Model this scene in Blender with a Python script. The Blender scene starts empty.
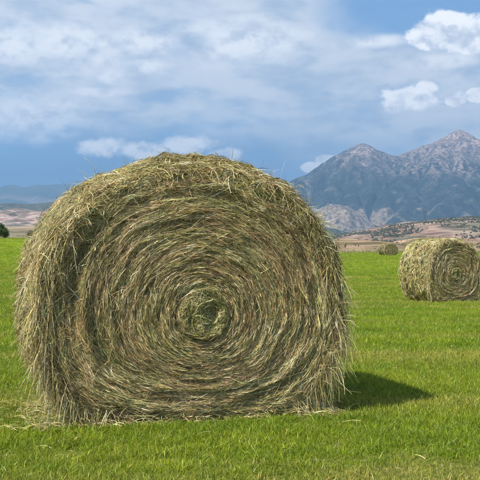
import bpy, math
import numpy as np
from mathutils import Vector

# ------------------------------------------------------------------ camera
F, CX, HY = 900.0, 240.0, 247.0          # focal length (px of a 480 px frame), principal column, eye level row
CAM_Z = 1.04
scene = bpy.context.scene
col = scene.collection
cam_data = bpy.data.cameras.new("camera")
cam = bpy.data.objects.new("camera", cam_data)
col.objects.link(cam)
cam_data.sensor_width = 36.0
cam_data.lens = 36.0 * F / 480.0
cam_data.clip_start = 0.1
cam_data.clip_end = 120000.0
cam.location = (0, 0, CAM_Z)
cam.rotation_euler = (math.radians(90) + math.atan((HY - 240.0) / F), 0, 0)
scene.camera = cam

# ------------------------------------------------------------------ light
SUN_DIR = Vector((0.79, 0.62, -1.13)).normalized()          # the way the light travels
sun_el = math.asin(-SUN_DIR.z)
sun_az = math.atan2(-SUN_DIR.x, -SUN_DIR.y)                  # clockwise from +Y
sun_data = bpy.data.lights.new("sun", 'SUN')
sun = bpy.data.objects.new("sun", sun_data)
col.objects.link(sun)
sun.rotation_euler = SUN_DIR.to_track_quat('-Z', 'Y').to_euler()
sun_data.energy = 5.0
sun_data.angle = math.radians(0.53)
sun_data.color = (1.0, 0.94, 0.84)

scene.view_settings.view_transform = 'Standard'
scene.view_settings.look = 'None'
scene.view_settings.exposure = 0.60
scene.view_settings.gamma = 1.0
scene.view_settings.use_curve_mapping = False
scene.render.engine = 'CYCLES'
cy = scene.cycles
cy.use_denoising = True
cy.use_adaptive_sampling = True
cy.adaptive_threshold = 0.03
cy.adaptive_min_samples = 12
cy.max_bounces = 4
cy.diffuse_bounces = 2
cy.glossy_bounces = 2
cy.transmission_bounces = 3
cy.transparent_max_bounces = 4
cy.volume_bounces = 0
cy.caustics_reflective = False
cy.caustics_refractive = False


# ------------------------------------------------------------------ node helpers
class NT:
    """Small wrapper that lets node graphs be written as expressions."""
    def __init__(self, tree):
        self.t = tree

    def n(self, kind, **props):
        node = self.t.nodes.new(kind)
        for k, v in props.items():
            setattr(node, k, v)
        return node

    def put(self, sock, v):
        if isinstance(v, bpy.types.NodeSocket):
            self.t.links.new(v, sock)
        elif v is not None:
            if sock.type == 'RGBA' and len(v) == 3:
                v = (*v, 1.0)
            sock.default_value = v

    def math(self, op, a, b=None, c=None, clamp=False):
        m = self.n('ShaderNodeMath', operation=op, use_clamp=clamp)
        for s, v in zip(m.inputs, (a, b, c)):
            self.put(s, v)
        return m.outputs[0]

    def add(self, a, b): return self.math('ADD', a, b)
    def sub(self, a, b): return self.math('SUBTRACT', a, b)
    def mul(self, a, b): return self.math('MULTIPLY', a, b)

    def ramp(self, v, lo, hi, a=0.0, b=1.0):
        m = self.n('ShaderNodeMapRange', interpolation_type='SMOOTHSTEP')
        for s, x in zip(m.inputs, (v, lo, hi, a, b)):
            self.put(s, x)
        return m.outputs[0]

    def mix(self, f, a, b, blend='MIX'):
        m = self.n('ShaderNodeMix', data_type='RGBA', blend_type=blend)
        self.put(m.inputs[0], f)
        self.put(m.inputs[6], a)
        self.put(m.inputs[7], b)
        return m.outputs[2]

    def noise(self, vec, scale, detail=3.0, rough=0.55, dist=0.0):
        m = self.n('ShaderNodeTexNoise')
        self.put(m.inputs['Vector'], vec)
        m.inputs['Scale'].default_value = scale
        m.inputs['Detail'].default_value = detail
        m.inputs['Roughness'].default_value = rough
        m.inputs['Distortion'].default_value = dist
        return m.outputs[0]

    def scale(self, vec, s, off=(0, 0, 0)):
        m = self.n('ShaderNodeMapping')
        self.put(m.inputs['Vector'], vec)
        m.inputs['Scale'].default_value = s
        m.inputs['Location'].default_value = off
        return m.outputs[0]


# ------------------------------------------------------------------ sky
def build_world():
    w = bpy.data.worlds.new("World")
    scene.world = w
    w.use_nodes = True
    w.cycles.sampling_method = 'MANUAL'
    w.cycles.sample_map_resolution = 512
    t = w.node_tree
    t.nodes.clear()
    g = NT(t)
    sky = g.n('ShaderNodeTexSky', sky_type='NISHITA')
    sky.sun_disc = False
    sky.sun_elevation = sun_el
    sky.sun_rotation = sun_az
    sky.altitude = 1800.0
    sky.air_density = 1.0
    sky.dust_density = 0.6
    sky.ozone_density = 1.6
    d = g.n('ShaderNodeTexCoord').outputs['Generated']
    sep = g.n('ShaderNodeSeparateXYZ')
    g.put(sep.inputs[0], d)
    deg = 180 / math.pi
    az = g.mul(g.math('ARCTAN2', sep.outputs[0], sep.outputs[1]), deg)
    el = g.mul(g.math('ARCSINE', sep.outputs[2]), deg)

    def AZ(px): return math.degrees(math.atan((px - CX) / F))
    def EL(py): return math.degrees(math.atan((HY - py) / F))

    streak = g.scale(d, (5.0, 5.0, 16.0))
    big = g.noise(streak, 1.0, 4.0, 0.55, 0.6)
    fine = g.noise(g.scale(d, (17.0, 17.0, 42.0), (3, 1, 7)), 1.0, 5.0, 0.58)
    puff = g.noise(g.scale(d, (30.0, 30.0, 40.0), (1, 5, 2)), 1.0, 6.0, 0.62)
    # the same field read a little lower: light from above against shade from below
    puff_low = g.noise(g.scale(d, (30.0, 30.0, 40.0), (1, 5, 1.66)), 1.0, 3.0, 0.60)
    azel = g.n('ShaderNodeCombineXYZ')
    g.put(azel.inputs[0], az)
    g.put(azel.inputs[1], el)
    azel = azel.outputs[0]

    def blob(px, py, wx, wy):
        """1 in the middle, 0 at the rim of an ellipse on the sky, negative outside"""
        a = g.n('ShaderNodeVectorMath', operation='SUBTRACT')
        g.put(a.inputs[0], azel)
        a.inputs[1].default_value = (AZ(px), EL(py), 0)
        b = g.n('ShaderNodeVectorMath', operation='MULTIPLY')
        g.put(b.inputs[0], a.outputs[0])
        b.inputs[1].default_value = (F / deg / wx, F / deg / wy, 0)
        l = g.n('ShaderNodeVectorMath', operation='LENGTH')
        g.put(l.inputs[0], b.outputs[0])
        return g.sub(1.0, l.outputs['Value'])

    def blobs(items):
        r = blob(*items[0])
        for it in items[1:]:
            r = g.math('MAXIMUM', r, blob(*it))
        return r

    c = g.mix(1.0, sky.outputs[0], (0.86, 0.95, 1.12), 'MULTIPLY')
    K = 1.0 / 0.10                       # cloud tones are written as seen, the Background scales by 0.10

    def T(r, gg, b): return (r * K, gg * K, b * K)

    # blue air between the clouds, deepening with height
    blue = g.mix(g.ramp(el, 2.0, 40.0), T(0.14, 0.31, 0.53), T(0.045, 0.13, 0.33))
    c = g.mix(0.8, c, blue)
    # wide thin veil of high cloud with breaks
    gap = g.ramp(g.add(blob(432, 10, 135, 48), g.mul(g.sub(fine, 0.5), 0.8)), 0.0, 0.55)
    veil = g.ramp(g.add(g.add(big, g.mul(fine, 0.25)), g.mul(g.ramp(el, 3.0, 12.0), 0.22)), 0.54, 0.84)
    mid = g.mul(g.ramp(blob(300, 60, 300, 135), 0.0, 0.6), g.ramp(g.add(fine, g.mul(big, 0.5)), 0.45, 0.9, 0.6, 0.97))
    veil = g.mul(g.math('MAXIMUM', veil, mid), g.sub(1.0, g.mul(gap, 0.95)))
    veil = g.mul(veil, g.ramp(el, 16.0, 45.0, 1.0, 0.30))
    c = g.mix(g.mul(veil, 0.93), c, g.mix(g.ramp(fine, 0.28, 0.62), T(0.34, 0.41, 0.515), T(0.575, 0.605, 0.645)))
    # far rain cloud lying along the horizon
    rain = g.ramp(g.add(g.mul(big, 0.7), g.ramp(el, 2.5, 10.0, 0.60, 0.0)), 0.38, 0.82)
    rain = g.mul(rain, g.ramp(az, AZ(190), AZ(380), 1.0, 0.25))
    c = g.mix(g.mul(rain, 0.93), c, g.mix(g.ramp(el, 1.5, 7.0), T(0.040, 0.150, 0.31), T(0.085, 0.215, 0.39)))

    mixed = g.add(g.mul(fine, 0.65), g.mul(puff, 0.35))

    def white(b, wob, lo, hi, strength, top, low, field=None):
        nonlocal c
        m = g.ramp(g.add(b, g.mul(g.sub(field or puff, 0.5), wob)), lo, hi)
        c = g.mix(g.mul(m, strength), c, g.mix(g.ramp(g.sub(puff, puff_low), -0.20, 0.08), low, top))

    W, G = T(0.86, 0.86, 0.86), T(0.48, 0.53, 0.61)
    SOFT, SOFTL = T(0.74, 0.75, 0.77), T(0.46, 0.51, 0.59)
    # ragged grey-white cloud, upper left; then thin streaks
    white(blobs(((55, 50, 95, 26), (150, 44, 60, 17), (25, 122, 75, 28), (10, 52, 70, 24), (145, 68, 30, 11), (240, 40, 80, 26), (380, 44, 36, 8))), 1.9, -0.20, 0.85, 0.94, SOFT, SOFTL, mixed)
    white(blobs(((98, 94, 34, 6), (112, 79, 15, 8), (458, 148, 46, 13), (445, 66, 46, 10))), 1.6, 0.0, 0.7, 0.75, SOFT, SOFTL, mixed)
    # low cloud over the horizon behind the bale
    white(blobs(((102, 149, 30, 10), (140, 152, 34, 10), (190, 146, 32, 12), (222, 156, 26, 9))), 1.7, -0.15, 0.45, 0.95, T(0.80, 0.80, 0.81), T(0.38, 0.45, 0.57))
    # small fair-weather clouds, flat below and heaped above
    white(blobs(((411, 101, 33, 16), (397, 107, 20, 11), (426, 97, 19, 14), (448, 35, 38, 22), (434, 40, 32, 14), (478, 42, 40, 18), (457, 102, 13, 10), (476, 100, 15, 9), (313, 168, 14, 7), (327, 160, 15, 7))),
          1.25, 0.08, 0.32, 0.98, W, G)
    # elsewhere round the horizon the same kinds of cloud go on
    other = g.ramp(g.math('ABSOLUTE', az), 19.0, 27.0)
    m = g.mul(g.ramp(g.add(g.mul(puff, 0.6), g.mul(big, 0.6)), 0.66, 0.78), other)
    c = g.mix(g.mul(m, g.mul(0.9, g.ramp(el, 0.0, 4.0))), c, g.mix(g.ramp(g.sub(puff, puff_low), -0.1, 0.12), G, W))

    bg = g.n('ShaderNodeBackground')
    g.put(bg.inputs['Color'], c)
    bg.inputs['Strength'].default_value = 0.10
    out = g.n('ShaderNodeOutputWorld')
    t.links.new(bg.outputs[0], out.inputs['Surface'])


build_world()


# ------------------------------------------------------------------ numpy noise
_rs = np.random.RandomState(11)
_perm = np.concatenate([_rs.permutation(512)] * 3).astype(np.int64)
_grad = _rs.normal(size=(512, 3))
_grad /= np.linalg.norm(_grad, axis=1, keepdims=True)


def noise3(x, y, z=0.0):
    x, y, z = np.broadcast_arrays(np.asarray(x, float), np.asarray(y, float), np.asarray(z, float))
    xi, yi, zi = np.floor(x).astype(np.int64), np.floor(y).astype(np.int64), np.floor(z).astype(np.int64)
    xf, yf, zf = x - xi, y - yi, z - zi
    u, v, w = (f * f * f * (f * (f * 6 - 15) + 10) for f in (xf, yf, zf))
    res = 0
    for i in (0, 1):
        for j in (0, 1):
            for k in (0, 1):
                h = _perm[_perm[_perm[(xi + i) & 511] + ((yi + j) & 511)] + ((zi + k) & 511)]
                gr = _grad[h & 511]
                dot = gr[..., 0] * (xf - i) + gr[..., 1] * (yf - j) + gr[..., 2] * (zf - k)
                res = res + dot * (u if i else 1 - u) * (v if j else 1 - v) * (w if k else 1 - w)
    return res * 1.5


def fbm(x, y, z=0.0, octv=5, gain=0.5):
    s, a, f = 0, 1.0, 1.0
    for o in range(octv):
        s = s + a * noise3(x * f + 17.3 * o, y * f - 9.1 * o, np.asarray(z) * f + 3.7 * o)
        a *= gain
        f *= 2.03
    return s


def ridged(x, y, octv=5, gain=0.5):
    s, a, f, wt = 0, 0.5, 1.0, 1.0
    for o in range(octv):
        n = (1 - np.abs(noise3(x * f + 31.7 * o, y * f + 5.3 * o, 0.5 + o))) ** 2
        s = s + a * n * wt
        wt = np.clip(n * 1.4, 0, 1)
        a *= gain
        f *= 2.05
    return s


def sstep(x, a, b):
    t = np.clip((x - a) / (b - a), 0, 1)
    return t * t * (3 - 2 * t)


# ------------------------------------------------------------------ mesh helpers
def mesh_from(name, verts, quads, colors=None, tris=None, smooth=True):
    me = bpy.data.meshes.new(name)
    verts = np.asarray(verts, np.float32).reshape(-1, 3)
    me.vertices.add(len(verts))
    me.vertices.foreach_set('co', verts.ravel())
    idx, starts, totals = [], [], []
    pos = 0
    for arr, k in ((quads, 4), (tris, 3)):
        if arr is None or len(arr) == 0:
            continue
        arr = np.asarray(arr, np.int32).reshape(-1, k)
        idx.append(arr.ravel())
        starts.append(pos + np.arange(len(arr), dtype=np.int32) * k)
        totals.append(np.full(len(arr), k, np.int32))
        pos += arr.size
    idx = np.concatenate(idx)
    starts = np.concatenate(starts)
    me.loops.add(len(idx))
    me.loops.foreach_set('vertex_index', idx)
    me.polygons.add(len(starts))
    me.polygons.foreach_set('loop_start', starts)
    me.polygons.foreach_set('use_smooth', np.full(len(starts), smooth))
    if colors is not None:
        a = me.color_attributes.new('tint', 'FLOAT_COLOR', 'POINT')
        c4 = np.ones((len(verts), 4), np.float32)
        c4[:, :3] = colors
        a.data.foreach_set('color', c4.ravel())
    me.update(calc_edges=True)
    return me


def link(name, me, mat, parent=None, **props):
    o = bpy.data.objects.new(name, me)
    col.objects.link(o)
    if mat is not None and me is not None:
        me.materials.append(mat)
    if parent is not None:
        o.parent = parent
    for k, v in props.items():
        o[k] = v
    return o


def grid_quads(nr, nc, wrap=False):
    i = np.arange(nr - 1)[:, None]
    j = np.arange(nc if wrap else nc - 1)[None, :]
    j2 = (j + 1) % nc
    return np.stack([i * nc + j, i * nc + j2, (i + 1) * nc + j2, (i + 1) * nc + j], -1).reshape(-1, 4)


def norm(v):
    return v / np.maximum(np.linalg.norm(v, axis=-1, keepdims=True), 1e-9)


def ribbon_data(P, width, side):
    """P (N,K,3) centre lines, width (N,K), side (N,K,3) -> verts, quads"""
    N, K, _ = P.shape
    a = P - side * width[..., None] * 0.5
    b = P + side * width[..., None] * 0.5
    V = np.stack([a, b], 2).reshape(-1, 3)
    base = (np.arange(N) * K * 2)[:, None] + (np.arange(K - 1) * 2)[None, :]
    Q = np.stack([base, base + 1, base + 3, base + 2], -1).reshape(-1, 4)
    return V, Q


# ------------------------------------------------------------------ materials
def new_mat(name):
    m = bpy.data.materials.new(name)
    m.use_nodes = True
    m.node_tree.nodes.clear()
    return m, NT(m.node_tree)


def finish(g, shader):
    o = g.n('ShaderNodeOutputMaterial')
    g.t.links.new(shader, o.inputs['Surface'])


def leafy(g, color, trans=0.3, gloss=0.06, rough=0.5):
    df = g.n('ShaderNodeBsdfDiffuse')
    g.put(df.inputs['Color'], color)
    tr = g.n('ShaderNodeBsdfTranslucent')
    g.put(tr.inputs['Color'], color)
    m = g.n('ShaderNodeMixShader')
    m.inputs[0].default_value = trans
    g.t.links.new(df.outputs[0], m.inputs[1])
    g.t.links.new(tr.outputs[0], m.inputs[2])
    gl = g.n('ShaderNodeBsdfGlossy')
    gl.inputs['Roughness'].default_value = rough
    gl.inputs['Color'].default_value = (1, 1, 1, 1)
    m2 = g.n('ShaderNodeMixShader')
    m2.inputs[0].default_value = gloss
    g.t.links.new(m.outputs[0], m2.inputs[1])
    g.t.links.new(gl.outputs[0], m2.inputs[2])
    return m2.outputs[0]


def tint_attr(g):
    a = g.n('ShaderNodeAttribute')
    a.attribute_name = 'tint'
    return a.outputs['Color']


def hay_material():
    m, g = new_mat('dried hay')
    pos = g.n('ShaderNodeNewGeometry').outputs['Position']
    n = g.noise(pos, 45.0, 3.0)
    c = g.mix(1.0, tint_attr(g), g.mix(g.ramp(n, 0.3, 0.7), (0.72, 0.72, 0.72), (1.2, 1.18, 1.12)), 'MULTIPLY')
    finish(g, leafy(g, c, 0.22, 0.045, 0.45))
    return m


def field_tint(g):
    """Colour of the mown grass: mowing rows running across the view, yellower wear, dry stubble."""
    pos = g.n('ShaderNodeNewGeometry').outputs['Position']
    rows = g.noise(g.scale(pos, (0.05, 0.62, 0.0), (0, 4, 0)), 1.0, 3.0, 0.55)
    patch = g.noise(g.scale(pos, (0.5, 0.8, 0.0)), 1.0, 4.0, 0.6)
    small = g.noise(g.scale(pos, (5.0, 5.0, 0.0)), 1.0, 3.0, 0.6)
    far = g.noise(g.scale(pos, (0.012, 0.085, 0.0), (2, 1, 0)), 1.0, 4.0, 0.6)
    c = g.mix(g.ramp(patch, 0.32, 0.68), (0.140, 0.240, 0.008), (0.235, 0.315, 0.014))
    c = g.mix(g.mul(g.ramp(rows, 0.50, 0.64), 0.75), c, (0.320, 0.330, 0.055))
    c = g.mix(g.mul(g.ramp(far, 0.45, 0.7), 0.25), c, (0.270, 0.300, 0.045))
    c = g.mix(g.mul(g.ramp(small, 0.58, 0.75), 0.40), c, (0.33, 0.31, 0.07))
    return c, pos, patch, small


def dry_patch(g, pos, noise):
    sep = g.n('ShaderNodeSeparateXYZ')
    g.put(sep.inputs[0], pos)
    x, y = sep.outputs[0], sep.outputs[1]
    dx = g.math('DIVIDE', g.sub(x, 0.95), 1.1)
    dy = g.math('DIVIDE', g.sub(y, 3.95), 0.62)
    r = g.math('SQRT', g.add(g.mul(dx, dx), g.mul(dy, dy)))
    return g.ramp(g.add(g.ramp(r, 0.0, 1.6, 1.0, 0.0), g.mul(g.sub(noise, 0.5), 1.6)), 0.35, 0.95)


def field_material():
    m, g = new_mat('mown field')
    c, pos, patch, small = field_tint(g)
    soil = g.noise(pos, 22.0, 4.0)
    sep = g.n('ShaderNodeSeparateXYZ')
    g.put(sep.inputs[0], pos)
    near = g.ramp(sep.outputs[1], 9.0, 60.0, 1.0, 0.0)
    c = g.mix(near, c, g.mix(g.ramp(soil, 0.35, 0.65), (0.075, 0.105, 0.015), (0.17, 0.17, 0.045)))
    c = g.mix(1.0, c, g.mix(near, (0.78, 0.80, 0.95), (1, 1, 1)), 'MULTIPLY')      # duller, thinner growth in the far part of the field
    edge = g.ramp(g.add(sep.outputs[1], g.mul(g.sub(patch, 0.5), 12.0)), 146.0, 162.0)
    c = g.mix(g.mul(edge, 0.8), c, (0.235, 0.225, 0.085))
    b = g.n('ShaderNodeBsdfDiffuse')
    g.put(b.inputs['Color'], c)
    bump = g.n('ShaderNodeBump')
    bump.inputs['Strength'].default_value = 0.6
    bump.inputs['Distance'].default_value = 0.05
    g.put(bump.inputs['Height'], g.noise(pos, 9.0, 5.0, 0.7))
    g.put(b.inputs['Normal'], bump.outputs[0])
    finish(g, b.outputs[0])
    return m


def grass_material():
    m, g = new_mat('grass blade')
    c, pos, patch, small = field_tint(g)
    rnd = g.n('ShaderNodeObjectInfo').outputs['Random']
    c = g.mix(g.mul(dry_patch(g, pos, small), 0.55), c, (0.36, 0.33, 0.09))
    c = g.mix(1.0, c, g.mix(rnd, (0.62, 0.68, 0.60), (1.32, 1.24, 1.3)), 'MULTIPLY')
    c = g.mix(1.0, c, tint_attr(g), 'MULTIPLY')
    finish(g, leafy(g, c, 0.33, 0.03, 0.45))
    return m


def tinted_material(name, scale, contrast=0.35, bump=0.0, bump_scale=0.02, stretch=(1, 1, 1)):
    m, g = new_mat(name)
    pos = g.n('ShaderNodeNewGeometry').outputs['Position']
    n = g.noise(g.scale(pos, stretch), scale, 6.0, 0.65)
    lo, hi = 1 - contrast, 1 + contrast
    c = g.mix(1.0, tint_attr(g), g.mix(g.ramp(n, 0.3, 0.7), (lo, lo, lo), (hi, hi, hi)), 'MULTIPLY')
    b = g.n('ShaderNodeBsdfDiffuse')
    g.put(b.inputs['Color'], c)
    if bump:
        bp = g.n('ShaderNodeBump')
        bp.inputs['Strength'].default_value = 0.8
        bp.inputs['Distance'].default_value = bump
        g.put(bp.inputs['Height'], g.noise(pos, bump_scale, 6.0, 0.65))
        g.put(b.inputs['Normal'], bp.outputs[0])
    finish(g, b.outputs[0])
    return m


def leaf_material(name, a, b_):
    m, g = new_mat(name)
    pos = g.n('ShaderNodeNewGeometry').outputs['Position']
    c = g.mix(g.ramp(g.noise(pos, 1.7, 4.0), 0.35, 0.65), a, b_)
    finish(g, leafy(g, c, 0.25, 0.03))
    return m


M_HAY = hay_material()
M_FIELD = field_material()
M_GRASS = grass_material()
M_LAND = tinted_material('dry brush land', 0.03, 0.35)
M_HILL = tinted_material('eroded hill soil', 0.022, 0.55, 10.0, 0.014)
M_MOUNT = tinted_material('forest and scree', 0.026, 0.75, 40.0, 0.011)
M_LEAF = leaf_material('dark tree leaves', (0.040, 0.080, 0.018), (0.080, 0.130, 0.030))
M_SCRUB = leaf_material('juniper foliage', (0.045, 0.060, 0.032), (0.085, 0.095, 0.055))
M_BUSH = leaf_material('grey brush leaves', (0.13, 0.12, 0.075), (0.19, 0.165, 0.11))
m, g = new_mat('bark')
b = g.n('ShaderNodeBsdfDiffuse')
g.put(b.inputs['Color'], g.mix(g.noise(g.n('ShaderNodeNewGeometry').outputs['Position'], 14.0), (0.06, 0.045, 0.03), (0.16, 0.12, 0.09)))
finish(g, b.outputs[0])
M_BARK = m


# ------------------------------------------------------------------ ground
def field_h(x, y):
    r = np.hypot(x, y)
    dip = -0.27 * np.exp(-((y - 23.0) / 9.5) ** 2) * sstep(x, -6.0, 2.0)
    rise = 2.6 * sstep(y, 45, 165) * sstep(-x, 2.0, 22.0) * (1 - sstep(r, 500, 1500))
    far = 0.0 * r
    und = 0.02 * noise3(x * 0.35, y * 0.35, 2.2) * sstep(r, 3, 9)
    return dip + rise + far + und


def polar(r0, r1, nr, drop, name, mat, colors=None, r_fun=None):
    az = np.radians(np.concatenate([np.linspace(-180, -24, 40)[:-1], np.linspace(-24, 24, 161), np.linspace(24, 180, 40)[1:-1]]))
    rr = r0 * (r1 / r0) ** np.linspace(0, 1, nr)
    R, A = np.meshgrid(rr, az, indexing='ij')
    X, Y = R * np.sin(A), R * np.cos(A)
    Z = field_h(X, Y) - drop
    V = np.stack([X, Y, Z], -1).reshape(-1, 3)
    Q = grid_quads(nr, len(az), wrap=True)
    tris = None
    if r0 < 1:
        V = np.concatenate([V, [[0, 0, -drop]]])
        c = len(V) - 1
        j = np.arange(len(az))
        tris = np.stack([np.full(len(az), c), (j + 1) % len(az), j], -1)
    C = None
    if colors is not None:
        C = colors(V[:, 0], V[:, 1])
    o = link(name, mesh_from(name, V, Q[:, ::-1], C, tris), mat)
    o['kind'] = 'structure'
    return o


polar(0.4, 172.0, 110, 0.0, 'field', M_FIELD)


def land_color(x, y):
    n = fbm(x / 60, y / 25, 1.0, 5)[:, None]
    a, b_ = np.array([0.30, 0.235, 0.15]), np.array([0.20, 0.18, 0.10])
    return a + (b_ - a) * sstep(n, -0.3, 0.4)


polar(165.0, 34000.0, 70, 0.06, 'valley_floor', M_LAND, land_color)


def px_x(px, d):
    return (px - CX) / F * d


def px_z(py, d):
    return CAM_Z + (HY - py) / F * d


def ridge(name, prof, d_front, d_crest, d_back, nx, ny, rough, color, mat, noise_scale, base=-2.0, steep=1.0, gully=0.0):
    """A rise of land whose crest line follows the profile (column, row) at the distance d_crest."""
    prof = np.array(prof, float)
    xs = np.linspace(px_x(prof[0, 0], d_crest), px_x(prof[-1, 0], d_crest), nx)
    ys = np.linspace(d_front, d_back, ny)
    Y, X = np.meshgrid(ys, xs, indexing='ij')
    zc = np.interp(X, px_x(prof[:, 0], d_crest), px_z(prof[:, 1], d_crest))
    yw = Y + fbm(X / noise_scale * 0.6, Y / noise_scale * 0.6, 9.0, 3) * noise_scale * 0.35
    v = np.where(yw < d_crest, (yw - d_front) / (d_crest - d_front), (d_back - yw) / (d_back - d_crest))
    v = np.clip(v, 0, 1)
    gsh = (v * v * (3 - 2 * v)) ** steep
    nz = fbm(X / noise_scale, Y / noise_scale, 4.0, 6)
    rg = ridged(X / noise_scale, Y / (noise_scale * 2.2), 5)
    Z = base + (zc - base) * gsh * (1 + gully * (rg - 0.55) * (1 - 0.75 * gsh)) + rough * nz * np.clip(gsh * 3, 0, 1)
    edge = np.minimum(sstep(X, xs[0], xs[0] + (xs[-1] - xs[0]) * 0.04), sstep(-X, -xs[-1], -xs[-1] + (xs[-1] - xs[0]) * 0.04))
    Z = base - 3.0 + (Z - base + 3.0) * edge
    C = color(X.ravel(), Y.ravel(), Z.ravel(), gsh.ravel(), nz.ravel(), rg.ravel())
    V = np.stack([X, Y, Z], -1)
    o = link(name, mesh_from(name, V.reshape(-1, 3), grid_quads(ny, nx), C), mat)
    o['kind'] = 'structure'
    return xs, ys, Z


def mixc(a, b_, f):
    a, b_ = np.asarray(a, float), np.asarray(b_, float)
    return a + (b_ - a) * np.asarray(f)[:, None]


# --- right hand side: pale tan rise, juniper foothill
def tan_color(x, y, z, gsh, nz, rg):
    c = mixc((0.29, 0.205, 0.135), (0.16, 0.14, 0.075), sstep(nz + 0.5 * fbm(x / 22, y / 22, 2.0, 4), -0.15, 0.55))
    return mixc(c, (0.16, 0.165, 0.06), 1 - sstep(y + 60 * nz, 350, 440))


RX, RY, RZ = ridge('dry_rise', [(-60, 243), (40, 244), (120, 245), (250, 243), (315, 240), (345, 238.3), (372, 241), (392, 245), (408, 240), (424, 237.4), (445, 239), (470, 244), (520, 243), (600, 241), (700, 246)],
      330, 640, 900, 260, 60, 0.5, tan_color, M_HILL, 60.0)


def foothill_color(x, y, z, gsh, nz, rg):
    c = mixc((0.25, 0.165, 0.125), (0.135, 0.125, 0.085), sstep(nz + 0.5 * fbm(x / 70, y / 110, 6.0, 4), -0.25, 0.45))
    return mixc(c, (0.33, 0.24, 0.19), sstep(rg, 0.62, 0.85) * 0.6)


FX, FY, FZ = ridge('juniper_foothill', [(-250, 246), (240, 243), (300, 241), (335, 237), (365, 231), (400, 225), (440, 220), (470, 219), (510, 221), (580, 215), (700, 219), (800, 228)],
                   1500, 2700, 3700, 420, 110, 9.0, foothill_color, M_HILL, 330.0, gully=0.5)


# --- left hand side: brush flats, pink badlands, dark mesa, far range
def flat_color(x, y, z, gsh, nz, rg):
    return mixc((0.30, 0.235, 0.17), (0.17, 0.155, 0.10), sstep(nz + 0.4 * fbm(x / 25, y / 18, 2.0, 4), -0.1, 0.55))


ridge('brush_flat', [(-420, 230), (-200, 229), (-60, 228), (0, 227.5), (40, 228.5), (110, 230), (180, 236), (250, 244)],
      230, 950, 1500, 240, 70, 2.0, flat_color, M_HILL, 90.0)


def badland_color(x, y, z, gsh, nz, rg):
    c = mixc((0.34, 0.235, 0.20), (0.22, 0.17, 0.135), sstep(nz, -0.2, 0.3))
    strat = sstep(np.sin(z * 0.16 + nz * 3), 0.2, 0.9)
    c = mixc(c, (0.52, 0.43, 0.37), strat * 0.5)
    return mixc(c, (0.10, 0.105, 0.07), sstep(fbm(x / 90, y / 160, 5.0, 5, 0.65), -0.02, 0.3) * 0.8)


ridge('badland_hill', [(-520, 215), (-240, 211), (-100, 216), (-40, 212), (0, 214), (18, 211), (38, 214), (60, 212), (90, 217), (150, 222), (230, 235), (290, 246)],
      2600, 4300, 5400, 360, 120, 14.0, badland_color, M_HILL, 420.0, gully=0.7)


def mesa_color(x, y, z, gsh, nz, rg):
    c = mixc((0.045, 0.060, 0.040), (0.075, 0.080, 0.055), sstep(nz, -0.2, 0.4))
    return mixc(c, (0.28, 0.22, 0.18), sstep(fbm(x / 500, y / 700, 7.0, 4), 0.30, 0.5) * 0.6)


ridge('forested_mesa', [(-620, 206), (-300, 204), (-80, 207), (0, 206.3), (30, 205.5), (62, 204.6), (110, 205), (200, 208), (260, 214), (330, 228), (380, 240)],
      5600, 7600, 9000, 300, 100, 18.0, mesa_color, M_HILL, 700.0, gully=0.4)


def far_color(x, y, z, gsh, nz, rg):
    c = mixc((0.05, 0.075, 0.05), (0.09, 0.10, 0.075), sstep(nz, -0.2, 0.4))
    f = sstep(fbm(x / 1500, y / 1500, 3.0, 5) + 0.25 * (rg - 0.5), 0.10, 0.40) * (1 - sstep(z, 600, 1300))
    return mixc(c, (0.36, 0.28, 0.25), f)


ridge('far_range', [(-900, 186), (-500, 180), (-200, 189), (-60, 187), (0, 190), (15, 188), (32, 190), (60, 187), (120, 189), (180, 184), (250, 190), (330, 204), (420, 226)],
      13500, 21500, 25000, 320, 140, 90.0, far_color, M_MOUNT, 2200.0, gully=0.8)


# --- the two peaks
STEP = 42.0


def erode(Z, dx, rounds):
    """Running water: each cell drains to its lowest neighbour and cuts down with the area it drains."""
    ny, nx = Z.shape
    n = ny * nx
    idx = np.arange(n).reshape(ny, nx)
    for it in range(rounds):
        best = np.zeros_like(Z)
        rcv = idx.copy()
        Zp = np.pad(Z, 1, mode='edge')
        Ip = np.pad(idx, 1, mode='edge')
        for a in (-1, 0, 1):
            for b in (-1, 0, 1):
                if a == 0 and b == 0:
                    continue
                dz = (Z - Zp[1 + a:1 + a + ny, 1 + b:1 + b + nx]) / math.hypot(a, b)
                k = dz > best
                best = np.where(k, dz, best)
                rcv = np.where(k, Ip[1 + a:1 + a + ny, 1 + b:1 + b + nx], rcv)
        order = np.argsort(Z.ravel(), kind='stable').tolist()
        rl = rcv.ravel().tolist()
        area = [1.0] * n
        for i in reversed(order):
            k = rl[i]
            if k != i:
                area[k] += area[i]
        fac = (0.030 * np.minimum(np.array(area), 900.0) ** 0.55).tolist()
        z = Z.ravel().tolist()
        for i in order:
            k = rl[i]
            if k != i and z[k] < z[i]:
                f = fac[i]
                z[i] = (z[i] + f * z[k]) / (1 + f)
        Z = np.array(z).reshape(ny, nx)
        # loose rock creeps until the slope rests
        P = np.pad(Z, 1, mode='edge')
        avg = (P[:-2, 1:-1] + P[2:, 1:-1] + P[1:-1, :-2] + P[1:-1, 2:]) / 4
        Z = Z + (avg - Z) * 0.10
    return Z


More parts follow.
